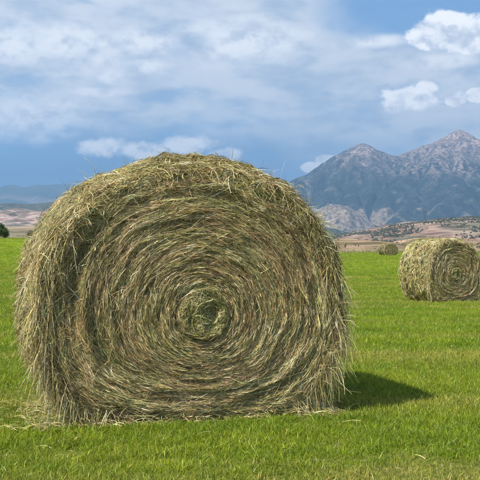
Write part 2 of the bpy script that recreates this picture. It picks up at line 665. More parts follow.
def build_mountain():
    step = STEP
    xs = np.arange(-3200, 8200, step)
    ys = np.arange(8300, 16800, step * 1.15)
    Y, X = np.meshgrid(ys, xs, indexing='ij')
    wx = X + 170 * fbm(X / 1300, Y / 1300, 1.5, 4)
    wy = Y + 170 * fbm(X / 1300, Y / 1300, 6.5, 4)
    # column, row, distance, slope, foot softness
    peaks = [(452, 123.5, 13000, 0.56, 190), (360, 137.0, 12700, 0.56, 200), (640, 150, 13800, 0.50, 230), (500, 147, 12300, 0.55, 160),
             (430, 150, 12250, 0.56, 130), (340, 165, 12000, 0.50, 160), (230, 196, 12800, 0.34, 160), (400, 181, 11300, 0.42, 150), (470, 176, 11200, 0.42, 150), (560, 180, 11400, 0.4, 170)]
    hs = []
    for px, py, d, sl, s in peaks:
        x0, y0, z0 = px_x(px, d), d, px_z(py, d)
        dx, dy = wx - x0, wy - y0
        dist = np.hypot(dx, dy)
        th = np.arctan2(dy, dx)
        spur = noise3(np.cos(th) * 2.6 + px, np.sin(th) * 2.6, dist / 1800) + 0.5 * noise3(np.cos(th) * 6 + px, np.sin(th) * 6, dist / 900)
        dist = dist * (1 + 0.26 * spur * sstep(dist, -100, 700))
        hs.append(np.logaddexp(0, (z0 - sl * np.hypot(dist, 45.0)) / s) * s)
    hs = np.array(hs)
    Z = np.log(np.exp(hs / 45.0).sum(0)) * 45.0
    zr = np.clip(Z / 700, 0, 1)
    Z = Z + (ridged(wx / 950, wy / 950, 5, 0.5) - 0.55) * 150 * zr * (0.15 + 0.85 * sstep(1600 - Z, 0, 800))
    Z = Z + fbm(X / 300, Y / 300, 3.0, 4) * 30 * zr
    Z = erode(Z, STEP * 1.07, 11)
    # bench of low hills round the foot
    bench = 255 * (1 - sstep(np.hypot((X - 2600) / 5200, (Y - 12300) / 3700), 0.55, 1.0)) * (0.75 + 0.5 * fbm(X / 1400, Y / 1400, 8.0, 5))
    hillocks = np.zeros_like(Z)
    n0 = fbm(X / 420, Y / 420, 12.0, 5)
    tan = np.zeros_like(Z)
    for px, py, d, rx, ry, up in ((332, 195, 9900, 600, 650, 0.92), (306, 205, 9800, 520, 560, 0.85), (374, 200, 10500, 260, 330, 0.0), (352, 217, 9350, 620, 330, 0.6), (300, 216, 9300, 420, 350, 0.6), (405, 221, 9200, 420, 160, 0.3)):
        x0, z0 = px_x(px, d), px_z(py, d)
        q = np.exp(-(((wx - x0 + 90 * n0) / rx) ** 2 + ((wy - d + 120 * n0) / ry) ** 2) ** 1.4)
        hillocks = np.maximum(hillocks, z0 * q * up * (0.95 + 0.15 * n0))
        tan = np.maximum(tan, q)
    Z = np.log(np.exp(Z / 60) + np.exp(bench / 60) + np.exp(hillocks / 60)) * 60 - 60 * math.log(2.2) - 2
    Z = Z + (ridged(wx / 520, wy / 520, 4) - 0.5) * 60 * np.clip(Z / 300, 0, 1) * (1 - zr * 0.6)
    rim = np.minimum.reduce([sstep(X, -3200, -2300), sstep(-X, -8150, -7200), sstep(Y, 8300, 8900), sstep(-Y, -16750, -15800)])
    Z = -8 + (Z + 8) * rim
    # finer grid for the surface
    def finer(A, m):
        for ax in (0, 1):
            k = A.shape[ax]
            t = np.linspace(0, k - 1, (k - 1) * m + 1)
            i0 = np.clip(t.astype(int), 0, k - 2)
            f = t - i0
            g0, g1, g2, g3 = (np.take(A, np.clip(i0 + o, 0, k - 1), ax) for o in (-1, 0, 1, 2))
            sh = [1, 1]
            sh[ax] = -1
            f = f.reshape(sh)
            A = g1 + 0.5 * f * (g2 - g0 + f * (2 * g0 - 5 * g1 + 4 * g2 - g3 + f * (3 * (g1 - g2) + g3 - g0)))
        return A
    X, Y, Z, tan = (finer(a, 2) for a in (X, Y, Z, tan))
    xs, ys = X[0], Y[:, 0]
    Z = Z + fbm(X / 120, Y / 120, 5.0, 4, 0.6) * 15 * np.clip(Z / 500, 0, 1)
    # what covers the ground: scree and rock high up, spruce below darkened as cloud shadow, dry meadow painted as sunlit slope
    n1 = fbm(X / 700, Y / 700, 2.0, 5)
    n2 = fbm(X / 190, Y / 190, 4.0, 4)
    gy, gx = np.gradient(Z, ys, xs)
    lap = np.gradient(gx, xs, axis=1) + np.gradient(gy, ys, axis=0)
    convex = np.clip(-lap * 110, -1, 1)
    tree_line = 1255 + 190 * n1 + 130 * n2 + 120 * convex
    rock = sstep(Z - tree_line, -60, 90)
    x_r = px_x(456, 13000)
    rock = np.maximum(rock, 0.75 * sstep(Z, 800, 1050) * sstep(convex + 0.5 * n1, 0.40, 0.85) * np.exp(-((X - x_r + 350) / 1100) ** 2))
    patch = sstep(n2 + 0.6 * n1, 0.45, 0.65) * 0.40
    C = mixc((0.020, 0.030, 0.026), (0.042, 0.050, 0.040), sstep(n2, -0.4, 0.5).ravel())  # dark spruce colour also carries the cloud shadow on the lower slopes
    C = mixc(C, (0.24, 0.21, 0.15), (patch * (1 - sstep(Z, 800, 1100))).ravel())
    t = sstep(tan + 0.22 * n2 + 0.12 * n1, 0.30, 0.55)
    C = mixc(C, (0.22, 0.175, 0.125), t.ravel())  # dry meadow tan, placed to paint the sunlit slopes into the colour
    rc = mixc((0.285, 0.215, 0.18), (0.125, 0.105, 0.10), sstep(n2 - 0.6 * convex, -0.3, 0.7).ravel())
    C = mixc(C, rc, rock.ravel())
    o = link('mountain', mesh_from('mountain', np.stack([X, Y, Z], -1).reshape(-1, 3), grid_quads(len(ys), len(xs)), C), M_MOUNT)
    o['kind'] = 'structure'


build_mountain()


# ------------------------------------------------------------------ round hay bales
PALETTE = np.array((1.36, 1.27, 1.16)) * np.array([
    (0.50, 0.43, 0.215),   # straw
    (0.38, 0.345, 0.140),  # olive straw
    (0.255, 0.270, 0.095),  # green hay
    (0.28, 0.200, 0.100),  # brown stem
    (0.40, 0.290, 0.170),  # reddish stem
    (0.62, 0.57, 0.36),    # bleached
    (0.155, 0.170, 0.065),  # dark leaf
])


class Bale:
    def __init__(self, seed, L=1.2, hw=0.915, ht=0.925, hb=0.665, zc=0.655, hw2=None, wrap=0.74):
        self.r = np.random.RandomState(seed)
        self.s = seed * 3.17
        self.hw2 = hw2 or hw
        self.wrap = wrap          # outer skin colour factor; the low default paints in shade against the side sun
        self.L, self.hw, self.ht, self.hb, self.zc = L, hw, ht, hb, zc

    def radius(self, th):
        c, s = np.abs(np.cos(th)), np.sin(th)
        h = np.where(s > 0, self.ht, self.hb)
        w = np.where(np.cos(th) > 0, self.hw, self.hw2)
        n = np.where(s > 0, 2.12, 2.12 + 0.75 * np.minimum(1, np.abs(s) * 2))
        r = ((c / w) ** n + (np.abs(s) / h) ** n) ** (-1 / n)
        lump = 1 + 0.035 * np.exp(-((np.mod(th, 2 * np.pi) - 2.45) / 0.5) ** 2) + 0.035 * noise3(np.cos(th) * 1.7 + self.s, np.sin(th) * 1.7, 0.3) + 0.014 * noise3(np.cos(th) * 6, np.sin(th) * 6, self.s)
        return r * lump

    def span(self, rho, th):
        b = sstep(rho, 0.10, 1.0)
        return self.radius(th) * b + 0.80 * (1 - b)

    def relief(self, rho, th):
        """layered windings of the end face, in metres out of the face"""
        a = self.s
        wob = rho + 0.02 * noise3(np.cos(th) * 2 + a, np.sin(th) * 2, rho * 3)
        c, s = np.cos(th), np.sin(th)
        d = noise3(c * 1.2, s * 1.2, wob * 17 + a) * (0.007 + 0.030 * sstep(rho, 0.35, 0.9))
        d = d + noise3(c * 3.0, s * 3.0, wob * 44 + a) * (0.011 + 0.013 * rho)
        d = d + noise3(c * 14 * rho, s * 14 * rho, wob * 8 + a) * 0.030 * sstep(rho, 0.60, 1.0)
        return d

    def face_y(self, rho, th):
        over = np.clip((rho - 0.93) / 0.07, 0, 1.6)
        core = sstep(rho, 0.225, 0.16)
        lump = 0.035 * noise3(rho * np.cos(th) * 9 + self.s, rho * np.sin(th) * 9, 1.0)
        dark = 0.03 * np.exp(-(((rho * np.cos(th) - 0.07) / 0.05) ** 2 + ((rho * np.sin(th) + 0.0) / 0.07) ** 2))
        return -self.L / 2 + 0.050 * over ** 2 - 0.035 * (1 - np.clip(rho, 0, 1)) + 0.006 * sstep(rho, 0.25, 0.2) - self.relief(rho, th) * (1 - core) \
            + core * (lump * 0.5 + dark - 0.028) + 0.012 * np.exp(-((rho - 0.212) / 0.016) ** 2)

    def pt(self, rho, th, y):
        R = self.span(rho, th) * rho
        return np.stack([R * np.cos(th), np.broadcast_to(y, R.shape), self.zc + R * np.sin(th)], -1)

    def colors(self, n, tone, w_base):
        """tone in -1..1 shifts from green to brown"""
        w = np.tile(np.array(w_base, float), (n, 1))
        t = np.clip(tone, -1, 1)
        w[:, 2] *= np.exp(-1.6 * t)
        w[:, 6] *= np.exp(-1.2 * t)
        w[:, 3] *= np.exp(1.3 * t)
        w[:, 4] *= np.exp(1.5 * t)
        w /= w.sum(1, keepdims=True)
        k = (w.cumsum(1) < self.r.rand(n, 1)).sum(1)
        c = PALETTE[np.clip(k, 0, 6)]
        return c * np.exp(self.r.normal(-0.03, 0.31, (n, 1))) * (1 + self.r.normal(0, 0.05, (n, 3)))

    def sides(self, P, N, roll):
        T = norm(np.gradient(P, axis=1))
        S = norm(np.cross(T, N))
        U = np.cross(S, T)
        a = self.r.uniform(-roll, roll, (P.shape[0], 1, 1))
        return S * np.cos(a) + U * np.sin(a)

    def face(self, n, wmul):
        r = self.r
        rho0 = np.sqrt(r.uniform(0.185 ** 2, 1.0, n))
        th0 = r.uniform(-np.pi, np.pi, n)
        void = 0.6 * noise3(np.cos(th0) * 9 * rho0, np.sin(th0) * 9 * rho0, rho0 * 22 + self.s) + 0.5 * noise3(np.cos(th0) * 3, np.sin(th0) * 3, rho0 * 30)
        keep = void + r.normal(0, 0.10, n) > -0.27 - 0.5 * sstep(rho0, 0.75, 0.35)
        rho0, th0 = rho0[keep], th0[keep]
        n = len(rho0)
        ln = np.clip(np.exp(r.normal(np.log(0.15), 0.60, n)), 0.03, 0.60) * (0.55 + 0.45 * sstep(rho0, 0.2, 0.55))
        K = 6
        t = np.linspace(-0.5, 0.5, K)[None, :]
        edge = sstep(rho0, 0.72, 1.0)
        swirl = noise3(np.cos(th0) * 3 + self.s, np.sin(th0) * 3, rho0 * 9) * sstep(rho0, 0.3, 0.8)
        phi = r.normal(0, 0.09, n) + 0.26 * swirl * (0.3 + edge) + r.normal(0, 0.24, n) * edge
        wild = r.rand(n) < 0.05 + 0.11 * sstep(rho0, 0.3, 0.8)
        ln = np.where(wild, ln * 0.7, ln)
        phi = np.where(wild, r.normal(0, 0.75, n), phi)
        s = t * ln[:, None]
        R0 = self.span(rho0, th0) * rho0
        th = th0[:, None] + s * np.cos(phi)[:, None] / R0[:, None]
        rho = rho0[:, None] + (s * np.sin(phi)[:, None] + (s ** 2) * r.normal(0, 1.1, n)[:, None]) / self.radius(th0)[:, None]
        rho = np.clip(rho, 0.02, 1.035)
        h = np.abs(r.normal(0, 0.006, n))[:, None] + 0.004
        up = np.where(r.rand(n) < 0.42, r.uniform(0.006, 0.038, n), 0)[:, None]
        sgn = np.where(r.rand(n) < 0.5, 1, -1)[:, None]
        h = h + up * np.clip(0.5 + t * sgn, 0, 1) ** 2 + r.normal(0, 0.002, (n, K))
        P = self.pt(rho, th, self.face_y(rho, th) - h)
        P[..., 2] -= (edge[:, None] * np.clip(0.5 + t * sgn, 0, 1) ** 2 * ln[:, None] * r.uniform(0, 0.35, n)[:, None])
        N = np.zeros_like(P)
        N[..., 1] = -1
        over = np.clip((rho - 0.86) / 0.14, 0, 1)
        N[..., 0] = np.cos(th) * over
        N[..., 2] = np.sin(th) * over
        S = self.sides(P, norm(N), 1.0)
        w = np.where(r.rand(n) < 0.05, r.uniform(0.005, 0.009, n), r.uniform(0.0012, 0.0038, n)) * wmul
        W = w[:, None] * np.clip(1.0 - np.abs(2 * t) ** 3 * 0.75, 0.2, 1)
        ring = noise3(np.cos(th0) * 1.2, np.sin(th0) * 1.2, rho0 * 9 + self.s) + 0.6 * noise3(np.cos(th0) * 4, np.sin(th0) * 4, rho0 * 26 + self.s)
        C = self.colors(n, ring * 1.7 + 0.30, (2.1, 1.5, 0.50, 0.75, 0.95, 0.75, 0.35))
        C = C * (1 + 0.45 * np.clip(1.3 * noise3(np.cos(th0) * 1.6, np.sin(th0) * 1.6, rho0 * 24 - self.s), -1, 1))[:, None]
        return P, W, S, C

    def core(self, n, wmul):
        r = self.r
        rho0 = 0.205 * np.sqrt(r.rand(n))
        th0 = r.uniform(-np.pi, np.pi, n)
        ln = r.uniform(0.03, 0.11, n)
        K = 6
        t = np.linspace(-0.5, 0.5, K)[None, :]
        base = self.pt(rho0, th0, 0.0)
        ang = th0 + np.pi / 2 + r.normal(0, 0.55, n)
        curl = r.normal(0, 9, n) + 5.0
        a = ang[:, None] + curl[:, None] * t * ln[:, None]
        ds = ln[:, None] / (K - 1)
        X = base[:, None, 0] + np.cumsum(np.cos(a) * ds, 1)
        Z = base[:, None, 2] + np.cumsum(np.sin(a) * ds, 1)
        X -= X.mean(1, keepdims=True) - base[:, None, 0]
        Z -= Z.mean(1, keepdims=True) - base[:, None, 2]
        th = np.arctan2(Z - self.zc, X)
        rho = np.hypot(X, Z - self.zc) / 0.80
        h = np.abs(r.normal(0, 0.008, n))[:, None] + r.normal(0, 0.003, (n, K))
        P = np.stack([X, self.face_y(np.minimum(rho, 0.2), th) - h, Z], -1)
        N = np.zeros_like(P)
        N[..., 1] = -1
        S = self.sides(P, N, 1.1)
        W = (r.uniform(0.0014, 0.0034, n) * wmul)[:, None] * np.ones((1, K))
        C = self.colors(n, np.full(n, -0.4), (1.0, 1.5, 1.3, 0.4, 0.3, 0.30, 0.7))
        return P, W, S, C

    def barrel(self, n, wmul):
        r = self.r
        th0 = r.uniform(-np.pi, np.pi, n)
        y0 = r.uniform(-self.L / 2 + 0.03, self.L / 2 - 0.02, n)
        keep = noise3(np.cos(th0) * 9, np.sin(th0) * 9, y0 * 7 + self.s) + r.normal(0, 0.1, n) > -0.30
        th0, y0 = th0[keep], y0[keep]
        n = len(th0)
        ln = np.clip(np.exp(r.normal(np.log(0.14), 0.5, n)), 0.05, 0.45)
        K = 5
        t = np.linspace(-0.5, 0.5, K)[None, :]
        phi = r.normal(0, 0.62, n) + 0.5 * noise3(np.cos(th0) * 4, np.sin(th0) * 4, y0 * 5)
        s = t * ln[:, None]
        th = th0[:, None] + s * np.cos(phi)[:, None] / self.radius(th0)[:, None]
        y = y0[:, None] + s * np.sin(phi)[:, None]
        h = np.abs(r.normal(0, 0.010, n))[:, None]
        up = np.where(r.rand(n) < 0.22, r.uniform(0.01, 0.06, n), 0)[:, None]
        sgn = np.where(r.rand(n) < 0.5, 1, -1)[:, None]
        h = h + up * np.clip(0.5 + t * sgn, 0, 1) ** 2
        rel = 0.030 * noise3(np.cos(th) * 7, np.sin(th) * 7, y * 5 + self.s) * (1 + 0.9 * sstep(-y, self.L / 2 - 0.35, self.L / 2)) + 0.022 * noise3(np.cos(th) * 18, np.sin(th) * 18, y * 11) + 0.015 * noise3(np.cos(th) * 2, np.sin(th) * 2, y * 14)
        ends = np.clip((np.abs(y) - self.L / 2 + 0.07) / 0.07, 0, 1.3)
        R = self.radius(th) + h + rel - 0.05 * ends ** 2
        P = np.stack([R * np.cos(th), y, np.maximum(self.zc + R * np.sin(th), 0.0)], -1)
        P[..., 2] -= np.clip(0.5 + t * sgn, 0, 1) ** 2 * up * 0.5
        N = np.stack([np.cos(th), 0 * th, np.sin(th)], -1)
        S = self.sides(P, N, 1.0)
        W = (r.uniform(0.002, 0.0055, n) * wmul)[:, None] * np.clip(1 - np.abs(2 * t) ** 3 * 0.75, 0.2, 1)
        tone = noise3(np.cos(th0) * 3, np.sin(th0) * 3, y0 * 4 + self.s) - 0.25
        C = self.colors(n, tone, (1.5, 1.6, 1.1, 0.70, 0.60, 0.5, 0.7)) * (self.wrap + 0.35 * noise3(np.cos(th0) * 6, np.sin(th0) * 6, y0 * 6))[:, None]
        return P, W, S, C

    def fringe(self, n, wmul, lmin, lmax, mode):
        """straws that stand out of the rim or hang from it, bending under their weight"""
        r = self.r
        if mode == 'rim':
            th = r.uniform(-np.pi, np.pi, n)
            rho = r.uniform(0.90, 1.0, n)
            p = self.pt(rho, th, self.face_y(rho, th))
            tang = np.stack([-np.sin(th), 0 * th, np.cos(th)], -1) * np.where(r.rand(n) < 0.5, 1, -1)[:, None]
            d = tang * r.uniform(0.4, 1.0, n)[:, None]
            d[:, 1] -= r.uniform(0.0, 0.45, n)
            d += np.stack([np.cos(th), 0 * th, np.sin(th)], -1) * r.normal(0.10, 0.28, n)[:, None]
            grav = r.uniform(0.3, 2.2, n)
        elif mode == 'eave':
            th = r.uniform(0.15, np.pi - 0.15, n)
            rho = r.uniform(0.93, 1.0, n)
            p = self.pt(rho, th, self.face_y(rho, th))
            d = np.stack([r.normal(0, 0.6, n), -np.abs(r.normal(0.5, 0.3, n)), r.normal(0.0, 0.4, n)], -1)
            grav = r.uniform(0.6, 2.6, n)
        elif mode == 'skirt':
            side = np.where(r.rand(n) < 0.6, -1, 1)
            th = np.where(side > 0, r.uniform(-0.75, 0.55, n), np.pi + r.uniform(-0.6, 0.8, n))
            rho = r.uniform(0.90, 1.01, n)
            p = self.pt(rho, th, self.face_y(rho, th) - 0.005)
            d = np.stack([np.cos(th) * r.uniform(-0.05, 0.5, n), -r.uniform(0.0, 0.35, n), -r.uniform(0.3, 1.0, n)], -1)
            grav = r.uniform(0.3, 1.6, n)
        else:
            th = r.uniform(-0.3, np.pi + 0.3, n)
            y = r.uniform(-self.L / 2, self.L / 2, n)
            p = self.pt(np.full(n, 0.99), th, y)
            d = np.stack([np.cos(th), 0 * th, np.sin(th)], -1) * r.uniform(0.15, 1.0, n)[:, None] + r.normal(0, 0.55, (n, 3))
            grav = r.uniform(0.0, 1.6, n)
        ln = r.uniform(lmin, lmax, n)
        K = 7
        P = np.zeros((n, K, 3))
        P[:, 0] = p
        d = norm(d)
        wig = r.normal(0, 0.10, (n, 3))
        for k in range(1, K):
            P[:, k] = P[:, k - 1] + d * (ln / (K - 1))[:, None]
            d = d + wig
            d[:, 2] -= grav * ln * 1.3
            d = norm(d)
        P[..., 2] = np.maximum(P[..., 2], 0.004)
        S = self.sides(P, norm(r.normal(0, 1, (n, 1, 3))) + 0 * P, 1.5)
        t = np.linspace(0, 1, K)[None, :]
        W = (r.uniform(0.0016, 0.0040, n) * wmul)[:, None] * (1 - 0.6 * t ** 2)
        C = self.colors(n, r.normal(-0.1, 0.4, n), (2.0, 1.4, 0.8, 0.4, 0.5, 1.2, 0.2))
        return P, W, S, C

    def body(self, na=120):
        th = np.linspace(-np.pi, np.pi, na, endpoint=False)
        rows = []
        for rho in np.concatenate([[0.0], np.linspace(0.03, 0.97, 40)]):
            q = self.face_y(np.full(na, rho), th) + 0.022 + 0.045 * sstep(rho, 0.5, 0.9)
            rows.append(self.pt(np.full(na, rho), th, np.clip(q, None, self.L / 2)))
        for y in np.linspace(-self.L / 2 + 0.13, self.L / 2 - 0.08, 12):
            rows.append(self.pt(np.full(na, 0.955), th, np.full(na, y)))
        for rho in (0.93, 0.6, 0.3, 0.0):
            rows.append(self.pt(np.full(na, rho), th, np.full(na, self.L / 2 - 0.02)))
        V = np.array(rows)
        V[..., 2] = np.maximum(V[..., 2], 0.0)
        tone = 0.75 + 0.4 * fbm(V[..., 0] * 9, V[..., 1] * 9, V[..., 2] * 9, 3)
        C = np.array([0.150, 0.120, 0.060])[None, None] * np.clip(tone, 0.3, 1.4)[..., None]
        return V.reshape(-1, 3), grid_quads(len(rows), na, True), C.reshape(-1, 3)


def strands(name, parts, parent, **props):
    Vs, Qs, Cs, off = [], [], [], 0
    for P, W, S, C in parts:
        V, Q = ribbon_data(P, W, S)
        Vs.append(V)
        Qs.append(Q + off)
        Cs.append(np.repeat(np.clip(C, 0.01, 0.8), P.shape[1] * 2, 0))
        off += len(V)
    return link(name, mesh_from(name, np.concatenate(Vs), np.concatenate(Qs), np.concatenate(Cs)), M_HAY, parent, **props)


def place_bale(label, loc, rotz, scale, seed, n, wmul, full=True, **shape):
    b = Bale(seed, **shape)
    root = bpy.data.objects.new('hay_bale', None)
    root.empty_display_size = 0.3
    col.objects.link(root)
    root.location = loc
    root.rotation_euler = (0, 0, rotz)
    root.scale = (scale,) * 3
    root['label'] = label
    root['category'] = 'hay bale'
    root['group'] = 'round hay bales lying in the mown field'
    V, Q, C = b.body(120 if full else 64)
    link('packed_body', mesh_from('packed_body', V, Q, C), M_HAY, root)
    strands('end_face', [b.face(int(n), wmul)], root, kind='stuff')
    strands('core', [b.core(int(n * 0.11), wmul)], root, kind='stuff')
    strands('outer_wrap', [b.barrel(int(n * 0.55), wmul)], root, kind='stuff')
    strands('rim_fringe', [b.fringe(int(n * 0.036), wmul, 0.05, 0.22, 'rim'), b.fringe(int(n * 0.008), wmul, 0.05, 0.15, 'eave')], root, kind='stuff')
    strands('hanging_straw', [b.fringe(int(n * 0.015), wmul, 0.08, 0.30, 'skirt')], root, kind='stuff')
    strands('loose_wisps', [b.fringe(int(n * 0.022), wmul * 0.85, 0.03, 0.13, 'wisp')], root, kind='stuff')
    return root


A1 = math.radians(16.5)
L1 = 1.2
d1 = 5.45
fx, fy = px_x(202, d1), d1
BALE1 = (fx - math.sin(A1) * L1 / 2, fy + math.cos(A1) * L1 / 2)
place_bale('largest round hay bale, in the foreground, its coiled end face towards us', (*BALE1, -0.015), A1, 1.0, 5, 125000, 1.0, hw2=1.0)

d2 = 21.5
A2 = math.radians(24)
B2 = (px_x(455, d2) - math.sin(A2) * 0.6, d2 + math.cos(A2) * 0.6)
place_bale('smaller round hay bale at the right edge of the field, behind the big one', (*B2, float(field_h(*B2)) - 0.02), A2, 1.0, 9, 16000, 2.2, True, hw=0.80, ht=0.83, hb=0.70, zc=0.69, wrap=1.10)

d3 = 112.0
B3 = (px_x(388, d3), d3)
place_bale('tiny far-off hay bale at the far edge of the green field', (*B3, float(field_h(*B3)) - 0.03), math.radians(28), 1.0, 14, 2600, 5.0, False, L=1.3, hw=1.12, ht=0.80, hb=0.70, zc=0.68, wrap=1.10)


# ------------------------------------------------------------------ grass
def tuft(name, seed, blades, spread, hmin, hmax, wid):
    r = np.random.RandomState(seed)
    K = 4
    a = r.uniform(0, 2 * np.pi, blades)
    rad = spread * np.sqrt(r.rand(blades))
    base = np.stack([rad * np.cos(a), rad * np.sin(a), np.full(blades, -0.01)], -1)
    h = r.uniform(hmin, hmax, blades)
    la = r.uniform(0, 2 * np.pi, blades)
    lean = np.abs(r.normal(0, 0.85, blades))
    t = np.linspace(0, 1, K)[None, :]
    bend = lean[:, None] * (t ** 1.7) * h[:, None]
    P = base[:, None, :] + np.stack([np.cos(la)[:, None] * bend, np.sin(la)[:, None] * bend, h[:, None] * (t - 0.25 * lean[:, None] * t ** 2)], -1)
    face = r.uniform(0, 2 * np.pi, blades)
    S = np.stack([np.cos(face), np.sin(face), 0 * face], -1)[:, None, :] + 0 * P
    W = (r.uniform(0.7, 1.3, blades) * wid)[:, None] * (1 - 0.8 * t ** 1.8)
    V, Q = ribbon_data(P, W, S)
    base_c = np.array([1.08, 1.06, 1.0]) * np.exp(r.normal(0, 0.18, (blades, 1)))
    dry = r.rand(blades) < 0.10
    base_c = np.where(dry[:, None], np.array([2.0, 1.35, 2.2]), base_c)
    C = np.repeat(base_c, K * 2, 0)
    me = mesh_from(name, V, Q, C)
    me.materials.append(M_GRASS)
    return bpy.data.objects.new(name, me)


def inside_bale(x, y, c, ang, hx, hy):
    dx, dy = x - c[0], y - c[1]
    u = dx * math.cos(ang) + dy * math.sin(ang)
    v = -dx * math.sin(ang) + dy * math.cos(ang)
    return (np.abs(u) < hx) & (np.abs(v) < hy)


def build_grass():
    lib = bpy.data.collections.new('grass tufts')
    for i in range(8):
        lib.objects.link(tuft('grass_tuft_%02d' % i, 40 + i, 30, 0.062, 0.014, 0.052, 0.0034))
    r = np.random.RandomState(3)
    xs, ys, sc, wd = [], [], [], []
    for y0, y1, dens, s in ((2.6, 5.5, 1050, 1.0), (5.5, 9.0, 700, 1.05), (9.0, 18.0, 260, 1.3), (18.0, 40.0, 50, 1.7), (40.0, 90.0, 8, 2.6), (90.0, 168.0, 2.6, 3.2)):
        wmax = 0.31 * y1 + 1.6
        n = int(2 * wmax * (y1 - y0) * dens)
        x, y = r.uniform(-wmax, wmax, n), r.uniform(y0, y1, n)
        k = (np.abs(x) < 0.31 * y + 1.6) & ~inside_bale(x, y, BALE1, A1, 0.72, 0.50) & ~inside_bale(x, y, B2, A2, 0.6, 0.45)
        # sparser, shorter in the wheel-worn rows
        thin = 0.7 * noise3(x * 0.9, y * 1.3, 5.0) + 0.75 * noise3(x * 6.5, y * 6.5, 8.0)
        k &= r.rand(n) < np.clip(0.9 + 0.8 * thin, 0.30, 1)
        flat = np.where(inside_bale(x, y, BALE1, A1, 1.02, 0.68), 0.55, 1.0)
        xs.append(x[k]); ys.append(y[k])
        sc.append(np.full(k.sum(), s) * flat[k] * r.uniform(0.65, 1.3, k.sum()) * np.clip(1 + 0.45 * thin[k], 0.6, 1.5))
    x, y, s = np.concatenate(xs), np.concatenate(ys), np.concatenate(sc)
    z = field_h(x, y)
    n = len(x)
    me = bpy.data.meshes.new('grass')
    me.vertices.add(n)
    me.vertices.foreach_set('co', np.stack([x, y, z], -1).astype(np.float32).ravel())
    rot = np.stack([r.normal(0, 0.10, n), r.normal(0, 0.10, n), r.uniform(0, 6.283, n)], -1)
    a = me.attributes.new('rot', 'FLOAT_VECTOR', 'POINT'); a.data.foreach_set('vector', rot.astype(np.float32).ravel())
    a = me.attributes.new('size', 'FLOAT', 'POINT'); a.data.foreach_set('value', s.astype(np.float32))
    a = me.attributes.new('pick', 'INT', 'POINT'); a.data.foreach_set('value', r.randint(0, 8, n).astype(np.int32))
    o = link('grass', me, M_GRASS, kind='stuff', label='short bright green mown grass covering the field', category='grass')
    t = bpy.data.node_groups.new('grass scatter', 'GeometryNodeTree')
    t.interface.new_socket('Geometry', in_out='INPUT', socket_type='NodeSocketGeometry')
    t.interface.new_socket('Geometry', in_out='OUTPUT', socket_type='NodeSocketGeometry')
    gi, go = t.nodes.new('NodeGroupInput'), t.nodes.new('NodeGroupOutput')
    ip = t.nodes.new('GeometryNodeInstanceOnPoints')
    ci = t.nodes.new('GeometryNodeCollectionInfo')
    ci.inputs['Collection'].default_value = lib
    ci.inputs['Separate Children'].default_value = True
    ci.inputs['Reset Children'].default_value = True
    def attr(name, kind):
        k = t.nodes.new('GeometryNodeInputNamedAttribute')
        k.data_type = kind
        k.inputs['Name'].default_value = name
        return k.outputs['Attribute']
    e = t.nodes.new('FunctionNodeEulerToRotation')
    t.links.new(attr('rot', 'FLOAT_VECTOR'), e.inputs[0])
    t.links.new(gi.outputs[0], ip.inputs['Points'])
    t.links.new(ci.outputs[0], ip.inputs['Instance'])
    ip.inputs['Pick Instance'].default_value = True
    t.links.new(attr('pick', 'INT'), ip.inputs['Instance Index'])
    t.links.new(e.outputs[0], ip.inputs['Rotation'])
    t.links.new(attr('size', 'FLOAT'), ip.inputs['Scale'])
    t.links.new(ip.outputs[0], go.inputs[0])
    mod = o.modifiers.new('scatter', 'NODES')
    mod.node_group = t


build_grass()


# ------------------------------------------------------------------ straw dropped round the big bale and along the rows
def build_litter():
    r = np.random.RandomState(21)
    pts = []
    ca, sa = math.cos(A1), math.sin(A1)
    def local(u, v): return BALE1[0] + u * ca - v * sa, BALE1[1] + u * sa + v * ca
    n = 1500      # along the front foot
    x, y = local(r.uniform(-0.95, 0.85, n), -0.60 - np.abs(r.normal(0, 0.07, n)) + 0.04); pts.append((x, y, 0.055, 0.028))
    n = 620       # thin heap at the left corner
    x, y = local(-0.92 + r.normal(0, 0.16, n), r.uniform(-0.75, 0.3, n)); pts.append((x, y, 0.065, 0.030))
    n = 260
    x, y = local(0.78 + r.normal(0, 0.10, n), -0.55 + r.normal(0, 0.12, n)); pts.append((x, y, 0.10, 0.03))
    n = 150       # stray straws over the field
    y = r.uniform(3.8, 12, n); x = r.uniform(-1, 1, n) * (0.30 * y + 1); pts.append((x, y, 0.06, 0.03))
    n = 110       # dropped along a mowing row
    x = r.uniform(0.4, 4.5, n); y = 9.0 + 0.06 * x + r.normal(0, 0.10, n); pts.append((x, y, 0.07, 0.035))
    Ps, Ls = [], []
    for x, y, ln, hz in pts:
        m = len(x)
        a = r.uniform(0, 2 * np.pi, m)
        l = ln * np.exp(r.normal(0, 0.45, m))
        K = 5
        t = np.linspace(-0.5, 0.5, K)[None, :]
        aa = a[:, None] + r.normal(0, 0.7, m)[:, None] * t
        z0 = field_h(x, y) + np.abs(r.normal(hz * 0.7, hz * 0.5, m))
        tilt = r.normal(0, 0.3, m)
        Ps.append(np.stack([x[:, None] + np.cos(aa) * t * l[:, None], y[:, None] + np.sin(aa) * t * l[:, None],
                            np.maximum(z0[:, None] + tilt[:, None] * t * l[:, None] - 0.4 * t ** 2 * l[:, None], 0.004 + field_h(x, y)[:, None])], -1))
    P = np.concatenate(Ps)
    b = Bale(77)
    S = b.sides(P, np.array([0, -0.5, 1.0]) + 0 * P, 1.0)
    W = b.r.uniform(0.0018, 0.004, len(P))[:, None] * np.ones((1, P.shape[1]))
    C = b.colors(len(P), np.full(len(P), 0.0), (1.1, 1.6, 1.6, 0.6, 0.5, 0.3, 0.5))
    strands('fallen_straw', [(P, W, S, C)], None, kind='stuff', label='loose straw dropped on the grass round the big bale', category='straw')


build_litter()


